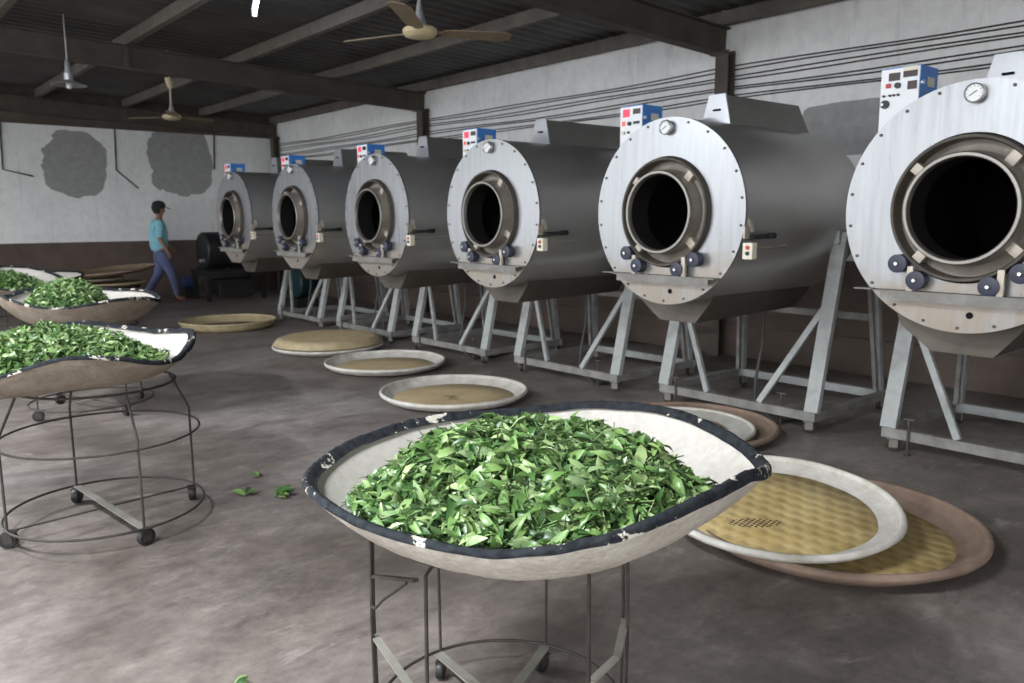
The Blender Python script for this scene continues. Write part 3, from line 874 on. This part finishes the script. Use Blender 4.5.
# ------------------------------------------------------------------ flat woven trays
def make_tray(c, R, label, rimm, basem, h=.055, group='round woven trays on the floor', tilt=(0, 0), z=0., flat=.76, edge=.022, rz=0., wallm=None, wob=.008, seed=0):
    root = empty('woven_tray', (c[0], c[1], z), rz); root.rotation_euler = (tilt[0], tilt[1], rz)
    tag(root, label, 'tray', group)
    def ring(bm, prof, mirror=False, seg=96):
        rings = []
        for r, zz in prof:
            if r == 0: rings.append([bm.verts.new((0, 0, zz))]); continue
            rings.append([bm.verts.new(((r + wob * noise.noise(Vector((2 * math.cos(t), 2 * math.sin(t), seed)))) * math.cos(t), (r + wob * noise.noise(Vector((2 * math.cos(t), 2 * math.sin(t), seed)))) * math.sin(t), zz + (.5 * wob * noise.noise(Vector((1.5 * math.cos(t), 1.5 * math.sin(t), seed + 5))) if r > .5 * R else 0))) for t in [2 * PI * k / seg for k in range(seg)]])
        for A, C in zip(rings, rings[1:]):
            for k in range(seg):
                j = (k + 1) % seg
                if len(A) == 1: bm.faces.new((A[0], C[k], C[j]))
                elif len(C) == 1: bm.faces.new((A[k], A[j], C[0]))
                else: bm.faces.new((A[k], A[j], C[j], C[k]))
    rf = R * flat
    bm = B(); ring(bm, [(0, .012), (rf * .5, .012), (rf, .014), (rf + .004, .008), (rf * .5, .004), (0, .004)]); obj('woven_base', bm, basem, root, True, 80)
    bm = B(); ring(bm, [(rf, .015), (rf + (R - rf) * .55, h * .55), (R - edge * .6, h * .93), (R - edge * .5, h * .80), (rf + (R - rf) * .6, h * .30), (rf, .005)]); obj('side_wall', bm, wallm or rimm, root, True, 80)
    bm = B()
    pr = [(R - edge * .5 + edge * .62 * math.cos(a), h * .86 + edge * .75 * math.sin(a)) for a in [2 * PI * k / 10 for k in range(11)]]
    ring(bm, pr); obj('rim', bm, rimm, root, True, 80)
    return root
# right of the foreground basket
make_tray((3.40, 1.743), .652, 'brown-rimmed round tray on the floor, under the yellow woven tray', 'brownrim', 'weave', .085, flat=.80, edge=.028, seed=1)
make_tray((3.22, 1.92), .55, 'white-rimmed yellow woven tray leaning on the brown tray at right', 'whiterim', 'weave_hole', .060, tilt=(.055, -.060), z=.098, flat=.80, edge=.024, seed=2)
make_tray((4.31, 3.26), .60, 'brown-rimmed tray on the floor behind the foreground basket', 'brownrim', 'weave_old', .075, flat=.78, edge=.028, seed=3)
make_tray((4.24, 3.27), .50, 'pale limewashed tray lying inside the brown tray behind the foreground basket', 'whiterim', 'weave_dry', .04, z=.030, flat=.66, edge=.02, seed=4)
# in the aisle, going back
make_tray((3.78, 5.18), .60, 'white-rimmed tan tray in the aisle, nearest, with one green leaf on it', 'whiterim', 'weave_dry', .075, flat=.82, edge=.024, seed=5)
make_tray((4.09, 6.74), .59, 'white-rimmed tan tray in the aisle, second from the front', 'whiterim', 'weave_dry', .075, flat=.82, edge=.022, seed=6)
make_tray((4.20, 8.14), .61, 'pale-rimmed lower tray of the stack of two in the aisle', 'whiterim', 'weave_dry', .06, flat=.85, edge=.02, seed=7)
make_tray((4.21, 8.16), .60, 'tan upper tray lying face down on the pale-rimmed tray in the aisle', 'tanrim', 'weave_dry', .085, tilt=(PI, 0), z=.155, flat=.85, edge=.02, seed=8, wallm='tanrim')
make_tray((4.06, 10.72), .63, 'farthest tan tray on the aisle floor, near the walking person', 'tanrim', 'weave_old', .12, flat=.85, edge=.02, seed=9, wallm='tanrim')
# stacked trays by the back wall
R1 = random.Random(21)
names = ['lowest', 'second from the bottom', 'third from the bottom', 'fourth from the bottom', 'fifth from the bottom', 'sixth from the bottom', 'uppermost']
for k in range(7):
    off = (3.12 + R1.uniform(-.10, .14), 13.6 + R1.uniform(-.1, .1))
    if k < 6:
        make_tray(off, .64 + R1.uniform(-.03, .03), 'old brown tray in the leaning stack by the back wall, %s' % names[k], ('greyrim', 'brownrim', 'tanrim')[k % 3], 'weave_old', .07, 'old trays stacked by the back wall', (R1.uniform(-.02, .02), 0), .04 + k * .078, wallm='weave_old', seed=30 + k)
    else:
        make_tray((2.92, 13.6), .60, 'old brown tray on top of the stack by the back wall, uppermost and pale-edged', 'greyrim', 'weave_old', .07, 'old trays stacked by the back wall', (0, 0), .04 + k * .078, wallm='weave_old', seed=40)
make_tray((3.42, 13.68), .60, 'old brown tray lying tilted across the right of the stack by the back wall', 'brownrim', 'weave_old', .07, 'old trays stacked by the back wall', (0, -.10), .62, wallm='weave_old', seed=41)
# low rack below the stack so it stands on something
t = empty('low_rack', (3.12, 13.6, 0)); tag(t, 'low dark rack under the stacked brown trays by the back wall', 'rack')
bm = B()
for y in (-.4, 0, .4): box(bm, (0, y, .03), (1.0, .05, .02))
obj('slats', bm, 'rafter', t, False)
for x in (-.45, .45):
    bm = B(); box(bm, (x, 0, .01), (.05, .9, .02)); obj('runner', bm, 'rafter', t, False)

# ------------------------------------------------------------------ loose leaves on the floor and tray
def sprig(x, y, z, label, n, seed, s=1.):
    rd = random.Random(seed)
    bm = B(); me_leafs = 0
    a0 = rd.uniform(0, 6)
    tube(bm, [(0, 0, .004), (.02 * s * math.cos(a0), .02 * s * math.sin(a0), .008), (.05 * s * math.cos(a0), .05 * s * math.sin(a0), .006)], .0015, seg=6)
    for k in range(n):
        a = a0 + rd.uniform(-1.6, 1.6); L = rd.uniform(.055, .085) * s
        d = Vector((math.cos(a), math.sin(a), rd.uniform(.0, .35)))
        q = .02 * s * k / n
        leaf(bm, Vector((q * math.cos(a0), q * math.sin(a0), .010)) + d.normalized() * L * .5, d, Vector((rd.gauss(0, .3), rd.gauss(0, .3), 1)), L, L * .38, rd.uniform(.1, .5), .3)
    me = bpy.data.meshes.new('tea_sprig'); bm.to_mesh(me); bm.free(); me.materials.append(MAT['leaf']); me.shade_smooth()
    o = bpy.data.objects.new('tea_sprig', me); COL.objects.link(o); o.location = (x, y, z)
    return tag(o, label, 'leaf sprig', 'loose tea sprigs')
sprig(1.55, 4.01, 0, 'small green sprig on the floor, left one beside the left stand', 7, 1, 1.25)
sprig(1.666, 3.90, 0, 'bright green sprig on the floor, nearest the foreground basket rim', 9, 2, 1.35)
sprig(1.735, 4.27, 0, 'single pale green leaf on the floor behind the two sprigs', 3, 3, 1.1)
sprig(.822, 2.305, 0, 'green sprig on the floor at the bottom edge', 4, 4, .9)
sprig(3.72, 5.14, .014, 'small green leaf lying on the nearest tan aisle tray', 4, 5, 1.)

# ------------------------------------------------------------------ overhead
def ceiling_fan(c, label, angs, blade, rotz=0):
    t = empty('ceiling_fan', c); tag(t, label, 'ceiling fan', 'ceiling fans')
    bm = B(); lathe(bm, [(-.04, 0), (-.04, .06), (-.03, .10), (-.01, .118), (.015, .118), (.03, .10), (.04, .05), (.04, 0)], 32); obj('motor', bm, 'fan', t)
    ztop = roofz(c[0]) - c[2] + .03
    bm = B(); cyl(bm, (0, 0, .03), (0, 0, ztop), .012); obj('rod', bm, 'fan', t)
    bm = B(); lathe(bm, [(.035, .030), (.06, .045), (.13, .026), (.20, .014)], 20); obj('lower_canopy', bm, 'galv', t)
    bm = B(); lathe(bm, [(.36, .014), (.37, .03), (.45, .055), (.49, .06), (.49, .0)], 20); obj('upper_canopy', bm, 'fan', t)
    for ai, a in enumerate(angs):
        a = math.radians(a)
        M = Matrix.Rotation(a, 4, 'Z') @ Matrix.Rotation(math.radians(-11), 4, 'X')
        bm = B()
        L0, L1 = .16, blade[ai]
        out = [(L0, -.045), (L0 + .06, -.062), (L1 - .05, -.075), (L1, -.045), (L1 + .008, 0), (L1, .045), (L1 - .05, .075), (L0 + .06, .062), (L0, .045)]
        prism(bm, [(x, y, -.004) for x, y in out], (0, 0, .006))
        box(bm, (.135, 0, .0), (.12, .035, .008))
        bmesh.ops.transform(bm, matrix=M, verts=bm.verts)
        obj('blade', bm, 'fanblade', t, False)
ceiling_fan((3.258, 4.791, 2.717), 'yellowed ceiling fan hanging nearest, cut by the top edge', (113, 226, 335), (.62, .76, .64))
ceiling_fan((3.629, 11.13, 2.786), 'small-looking far ceiling fan hanging before the back wall', (132, 252, 12), (.60, .60, .60))
t = empty('pendant_lamp', (2.22, 10.12, 2.925)); tag(t, 'grey unlit pendant lamp with wide shade, hanging at upper left', 'lamp')
bm = B(); lathe(bm, [(-.005, .18), (.005, .175), (.025, .12), (.045, .06), (.05, .035), (.04, .05), (.015, .115), (-.002, .165)], 36, closed=True); obj('lamp_shade', bm, 'galv', t)
bm = B(); lathe(bm, [(.055, .045), (.12, .045), (.125, .03), (.13, 0)], 20); obj('socket', bm, 'bright', t)
bm = B(); lathe(bm, [(.12, .035), (.25, .025), (.27, .012)], 16); cyl(bm, (0, 0, .25), (0, 0, roofz(2.22) - 2.90), .008, 8); obj('stem', bm, 'galv', t)
bm = B(); lathe(bm, [(.05, .02), (.0, .03), (-.03, .025), (-.045, 0)], 16); obj('bulb', bm, 'dial', t)

# fluorescent tube under the roof sheet
t = empty('tube_lamp', (3.42 - .17, 7.86 - .47, 3.50)); tag(t, 'lit fluorescent tube under the roof at the top edge', 'lamp')
m, nt, b = newmat('lit_tube'); b.inputs['Base Color'].default_value = (.8, .85, 1, 1)
b.inputs['Emission Color'].default_value = (.62, .72, 1, 1); b.inputs['Emission Strength'].default_value = 22.; MAT['lit'] = m
d = Vector((4.054 - 3.288, 9.814 - 7.661, 0)).normalized()
bm = B(); cyl(bm, d * -.6 + Vector((0, 0, -.05)), d * .6 + Vector((0, 0, -.05)), .014, 12); obj('tube', bm, 'lit', t)
bm = B(); beam(bm, d * -.62, d * .62, .05, .03); obj('batten', bm, 'white', t, False)
for s in (-1, 1):
    bm = B(); box(bm, d * .61 * s + Vector((0, 0, -.04)), (.04, .04, .06)); obj('lamp_holder', bm, 'white', t, False)
    bm = B(); cyl(bm, d * .5 * s + Vector((0, 0, .01)), d * .5 * s + Vector((0, 0, .14)), .006, 8); obj('hanger', bm, 'rod', t)

for lx, ly, lab in ((-1.3, 6.6, 'added fill lamp out of view under the roof, left of the far baskets'), (-1.0, 2.0, 'added fill lamp out of view under the roof, left of the foreground basket')):  # fill lamps added out of view to brighten floor and baskets
    t = empty('fill_lamp', (lx, ly, 3.42)); tag(t, lab, 'lamp')
    bm = B(); box(bm, (0, 0, .05), (.16, 1.25, .05), None, .01); obj('batten', bm, 'white', t, False)
    for dx in (-.045, .045):
        bm = B(); cyl(bm, (dx, -.6, .0), (dx, .6, .0), .014, 12); obj('tube', bm, 'lit', t)
    for dy in (-.62, .62):
        bm = B(); box(bm, (0, dy, .005), (.13, .02, .05)); obj('lamp_holder', bm, 'white', t, False)
    l = bpy.data.lights.new('fill_light', 'AREA'); l.shape = 'RECTANGLE'; l.size = .14; l.size_y = 1.2; l.energy = 270; l.color = (.93, .97, 1.)
    o = bpy.data.objects.new('fill_light', l); COL.objects.link(o); o.location = (lx, ly, 3.39)
# cables along the right wall
zs = [2.955, 2.922, 2.866, 2.833, 2.757, 2.728, 2.666, 2.64]
ordn = ['topmost', 'second from the top', 'third from the top', 'fourth from the top', 'fifth from the top', 'sixth from the top', 'seventh from the top', 'lowest']
for k, z in enumerate(zs):
    bm = B(); pts = []
    for a in range(65):
        Y = -2 + a * (YB + 1.75) / 64
        ph = ((Y + .35) / 5.42) % 1.
        pts.append((XR - .016, Y, z - .022 * math.sin(ph * PI) + .008 * math.sin(Y * 1.7 + k)))
    tube(bm, pts, .007, seg=6)
    tag(obj('wall_cable', bm, 'cable'), 'black cable strung along the right wall, %s of the eight' % ordn[k], 'cable', 'cables strung along the right wall')
# thin wires on the back wall
for pts, lab in (([(4.165, 15.88, 3.2), (4.15, 15.88, 2.8), (4.135, 15.88, 2.35), (4.49, 15.88, 2.03)], 'dark wire on the back wall between the two cement patches, bent at its end'),
                 ([(2.40, 15.88, 3.1), (2.375, 15.88, 2.30), (2.81, 15.88, 2.20)], 'dark wire on the back wall at the left edge, bent at its end'),
                 ([(5.95, 15.88, 3.15), (5.93, 15.88, 2.8), (5.915, 15.88, 2.42)], 'dark wire hanging on the back wall right of the right cement patch')):
    bm = B(); tube(bm, pts, .014, seg=6); tag(obj('wall_wire', bm, 'cable'), lab, 'wire', 'wires on the back wall')

# ------------------------------------------------------------------ dark machinery by the back wall
t = empty('tea_roller', (5.62, 14.75, 0)); tag(t, 'black rolling machine in shadow between the person and farthest roaster', 'machine')
bm = B(); lathe(bm, [(-.45, 0), (-.45, .30), (-.42, .33), (.40, .33), (.43, .30), (.43, 0)], 36, 'X', (0, 0, .90)); obj('drum', bm, 'darkmachine', t)
bm = B(); box(bm, (.05, 0, .50), (1.15, .8, .10), None, .01); obj('table', bm, 'darkmachine', t, False)
for x in (-.48, .55):
    for y in (-.33, .33):
        bm = B(); beam(bm, (x, y, 0), (x, y, .45), .07, .07); obj('leg', bm, 'darkmachine', t, False)
bm = B(); box(bm, (.1, 0, .22), (.7, .45, .30), None, .02); obj('gearbox', bm, 'darkmachine', t, False)
bm = B(); cyl(bm, (-.53, -.1, .72), (-.45, -.1, .72), .035); obj('handwheel', bm, 'bright', t)
for x in (-.3, .3):
    bm = B(); beam(bm, (x, 0, .54), (x, 0, .62), .08, .5); obj('cradle', bm, 'darkmachine', t, False)
t = empty('electric_motor', (5.12, 15.35, 0)); tag(t, 'small blue electric motor on the floor beside the walking person', 'motor')
bm = B(); lathe(bm, [(-.15, 0), (-.15, .07), (-.12, .11), (.12, .11), (.15, .07), (.15, 0)], 24, 'X', (0, 0, .30)); obj('casing', bm, 'motorblue', t)
bm = B(); box(bm, (0, 0, .10), (.26, .22, .20), None, .01); obj('base', bm, 'darkmachine', t, False)
bm = B(); cyl(bm, (.14, 0, .30), (.20, 0, .30), .02); obj('shaft', bm, 'hub', t)
t = empty('blower_motor', (6.0, 12.5, 0)); tag(t, 'dark teal blower in the shadow behind the farthest roasters', 'blower')
bm = B(); lathe(bm, [(-.13, 0), (-.13, .22), (-.10, .25), (.10, .25), (.13, .22), (.13, 0)], 32, 'X', (0, 0, .40)); obj('housing', bm, 'teal', t)
bm = B(); box(bm, (.0, 0, .08), (.4, .4, .16), None, .01); obj('base', bm, 'darkmachine', t, False)
bm = B(); cyl(bm, (.1, 0, .40), (.42, 0, .40), .12, 24); obj('motor', bm, 'teal', t)
bm = B(); box(bm, (0, .30, .50), (.16, .24, .16), None, .01); obj('outlet', bm, 'teal', t, False)

# ------------------------------------------------------------------ the walking person
def skin_obj(name, pts, edges, m, parent, sub=2, root=0):
    me = bpy.data.meshes.new(name)
    me.from_pydata([p[:3] for p in pts], edges, [])
    o = bpy.data.objects.new(name, me); COL.objects.link(o)
    o.modifiers.new('skin', 'SKIN')
    sv = me.skin_vertices[0].data
    for i, p in enumerate(pts):
        r = p[3]; sv[i].radius = r if isinstance(r, tuple) else (r, r)
        sv[i].use_root = (i == root)
    s = o.modifiers.new('subsurf', 'SUBSURF'); s.levels = sub; s.render_levels = sub
    me.materials.append(mat_of(m)); o.modifiers['skin'].use_smooth_shade = True
    if parent is not None: o.parent = parent
    return o
pe = empty('person', (4.54, 15.05, 0), -.20)
tag(pe, 'person in a light blue shirt, blue jeans and black cap, walking right', 'person')
# local frame: +x the way the person walks, +y their left
body = [(.0, 0, .90, .115), (.0, 0, 1.08, .105), (.01, 0, 1.28, .125), (.015, 0, 1.42, .085), (.025, 0, 1.49, .052), (.035, 0, 1.56, .060), (.035, 0, 1.64, .092), (.03, 0, 1.71, .075),
        (.01, -.17, 1.40, .055), (-.02, -.22, 1.15, .043), (.09, -.21, .93, .032), (.115, -.205, .875, .034),
        (.01, .17, 1.40, .055), (.04, .22, 1.15, .043), (.20, .20, .96, .032), (.24, .195, .91, .034),
        (.02, -.085, .86, .090), (.16, -.085, .50, .062), (.235, -.085, .13, .043), (.24, -.085, .065, .042), (.37, -.085, .035, .034),
        (-.01, .085, .86, .090), (-.04, .085, .49, .062), (-.27, .085, .165, .043), (-.29, .085, .10, .042), (-.18, .085, .035, .034)]
be = [(0, 1), (1, 2), (2, 3), (3, 4), (4, 5), (5, 6), (6, 7), (2, 8), (8, 9), (9, 10), (10, 11), (2, 12), (12, 13), (13, 14), (14, 15),
      (0, 16), (16, 17), (17, 18), (18, 19), (19, 20), (0, 21), (21, 22), (22, 23), (23, 24), (24, 25)]
# nose, ears and the five fingers of each hand grow from the same skeleton
def addv(p, par):
    body.append(p); be.append((par, len(body) - 1)); return len(body) - 1
addv((.135, 0, 1.625, .014), 6)
for s in (-1, 1): addv((.03, s * .095, 1.63, .018), 6)
for hi, s, dx in ((11, -1, .02), (15, 1, .03)):
    hx, hy, hz = body[hi][:3]
    for k, (fx, ln) in enumerate(((-.026, .065), (-.009, .080), (.008, .085), (.024, .075))):
        a = addv((hx + fx + dx * .5, hy, hz - .045, .0095), hi); addv((hx + fx + dx, hy - s * .008, hz - .045 - ln * .7, .008), a)
    a = addv((hx + .040, hy - s * .012, hz - .012, .010), hi); addv((hx + .056, hy - s * .016, hz - .045, .0085), a)
skin_obj('body', body, be, 'skin', pe, 2, 0)
shirt = [(-.01, 0, .86, (.175, .175)), (-.01, 0, 1.05, (.165, .165)), (-.015, 0, 1.25, (.175, .185)), (.0, 0, 1.39, (.135, .16)), (.02, 0, 1.455, (.070, .080)),
         (.008, -.175, 1.40, .078), (-.01, -.215, 1.22, .070), (-.018, -.222, 1.13, .066), (.008, .175, 1.40, .078), (.02, .215, 1.22, .070), (.035, .222, 1.13, .066)]
skin_obj('shirt', shirt, [(0, 1), (1, 2), (2, 3), (3, 4), (2, 5), (5, 6), (6, 7), (2, 8), (8, 9), (9, 10)], 'shirt', pe, 2, 2)
jeans = [(.0, 0, .96, (.12, .15)), (.0, 0, .86, (.125, .155)), (.03, -.088, .78, .112), (.16, -.086, .50, .084), (.215, -.085, .25, .070), (.235, -.085, .10, .066),
         (-.012, .088, .78, .112), (-.04, .086, .49, .084), (-.20, .085, .25, .068), (-.275, .085, .14, .064)]
skin_obj('jeans', jeans, [(0, 1), (1, 2), (2, 3), (3, 4), (4, 5), (1, 6), (6, 7), (7, 8), (8, 9)], 'jeans', pe, 2, 1)
bm = B(); lathe(bm, [(1.675, .112), (1.70, .114), (1.74, .108), (1.775, .080), (1.79, .04), (1.795, 0)], 28, 'Z', (.03, 0, 0)); cap = obj('cap', bm, 'cap', pe)
bm = B()
pts = [(.06 + .0, -.085), (.15, -.08), (.205, -.055), (.225, 0), (.205, .055), (.15, .08), (.06, .085)]
prism(bm, [(x, y, 1.685 - .25 * (x - .06)) for x, y in pts], (0, 0, .010)); obj('brim', bm, 'cap', cap, False)
bm = B(); lathe(bm, [(1.56, .060), (1.60, .088), (1.66, .104), (1.69, .110)], 24, 'Z', (.012, 0, 0)); obj('hair', bm, 'cap', pe)
for s in (-1, 1):
    bm = B(); bmesh.ops.create_uvsphere(bm, u_segments=10, v_segments=6, radius=.010); bmesh.ops.translate(bm, vec=(.117, s * .034, 1.645), verts=bm.verts); obj('eye', bm, 'black', pe)
bm = B(); box(bm, (.118, 0, 1.585), (.012, .045, .010), None, .003); obj('mouth', bm, 'sandal', pe, False)
for x, y, z, pt, s in ((.325, -.085, .012, -.02, -1), (-.215, .085, .030, .35, 1)):
    bm = B(); out = [(-.13, -.035), (-.10, -.042), (0, -.040), (.09, -.048), (.13, -.03), (.14, 0), (.13, .03), (.09, .048), (0, .040), (-.10, .042), (-.13, .035)]
    prism(bm, [(a, b_, -.010) for a, b_ in out], (0, 0, .02))
    bmesh.ops.transform(bm, matrix=Matrix.Translation((x, y, z)) @ Matrix.Rotation(pt, 4, 'Y'), verts=bm.verts)
    so = obj('sandal', bm, 'sandal', pe, False)
    bm = B(); tube(bm, [(x + .02, y - .045, z + .005), (x + .03, y - .03, z + .05), (x + .035, y, z + .066), (x + .03, y + .03, z + .05), (x + .02, y + .045, z + .005)], .012); obj('strap', bm, 'sandal', so)

# ------------------------------------------------------------------ light
w = bpy.data.worlds.new('overcast_sky'); sc.world = w; w.use_nodes = True
bg = w.node_tree.nodes['Background']; bg.inputs['Color'].default_value = (.94, .97, 1.0, 1); bg.inputs['Strength'].default_value = 3.2
def area(name, loc, rot, sx, sy, energy, col):
    l = bpy.data.lights.new(name, 'AREA'); l.shape = 'RECTANGLE'; l.size = sx; l.size_y = sy; l.energy = energy; l.color = col
    o = bpy.data.objects.new(name, l); COL.objects.link(o); o.location = loc; o.rotation_euler = rot
    return o

# ------------------------------------------------------------------ camera
cd = bpy.data.cameras.new('camera'); cam = bpy.data.objects.new('camera', cd); COL.objects.link(cam)
F, PITCH, ROLL, YAW = 800.4906, .1529, -.0056, .7045
cp_, sp_ = math.cos(PITCH), math.sin(PITCH)
fw = Vector((math.sin(YAW) * cp_, math.cos(YAW) * cp_, -sp_)); rt = Vector((math.cos(YAW), -math.sin(YAW), 0)); up = rt.cross(fw)
c, s = math.cos(ROLL), math.sin(ROLL)
r2 = c * rt + s * up; u2 = -s * rt + c * up
M = Matrix(((r2.x, u2.x, -fw.x, 0), (r2.y, u2.y, -fw.y, 0), (r2.z, u2.z, -fw.z, 1.45), (0, 0, 0, 1)))
cam.matrix_world = M
cd.sensor_fit = 'HORIZONTAL'; cd.sensor_width = 22.3; cd.lens = F * 22.3 / 1024
cd.clip_start = .05; cd.clip_end = 100
cd.dof.use_dof = True; cd.dof.focus_distance = 2.2; cd.dof.aperture_fstop = 3.6
sc.camera = cam

sc.view_settings.view_transform = 'Standard'; sc.view_settings.look = 'None'
sc.view_settings.exposure = 0.2; sc.view_settings.gamma = 1.0; sc.view_settings.use_curve_mapping = False
sc.cycles.use_denoising = True
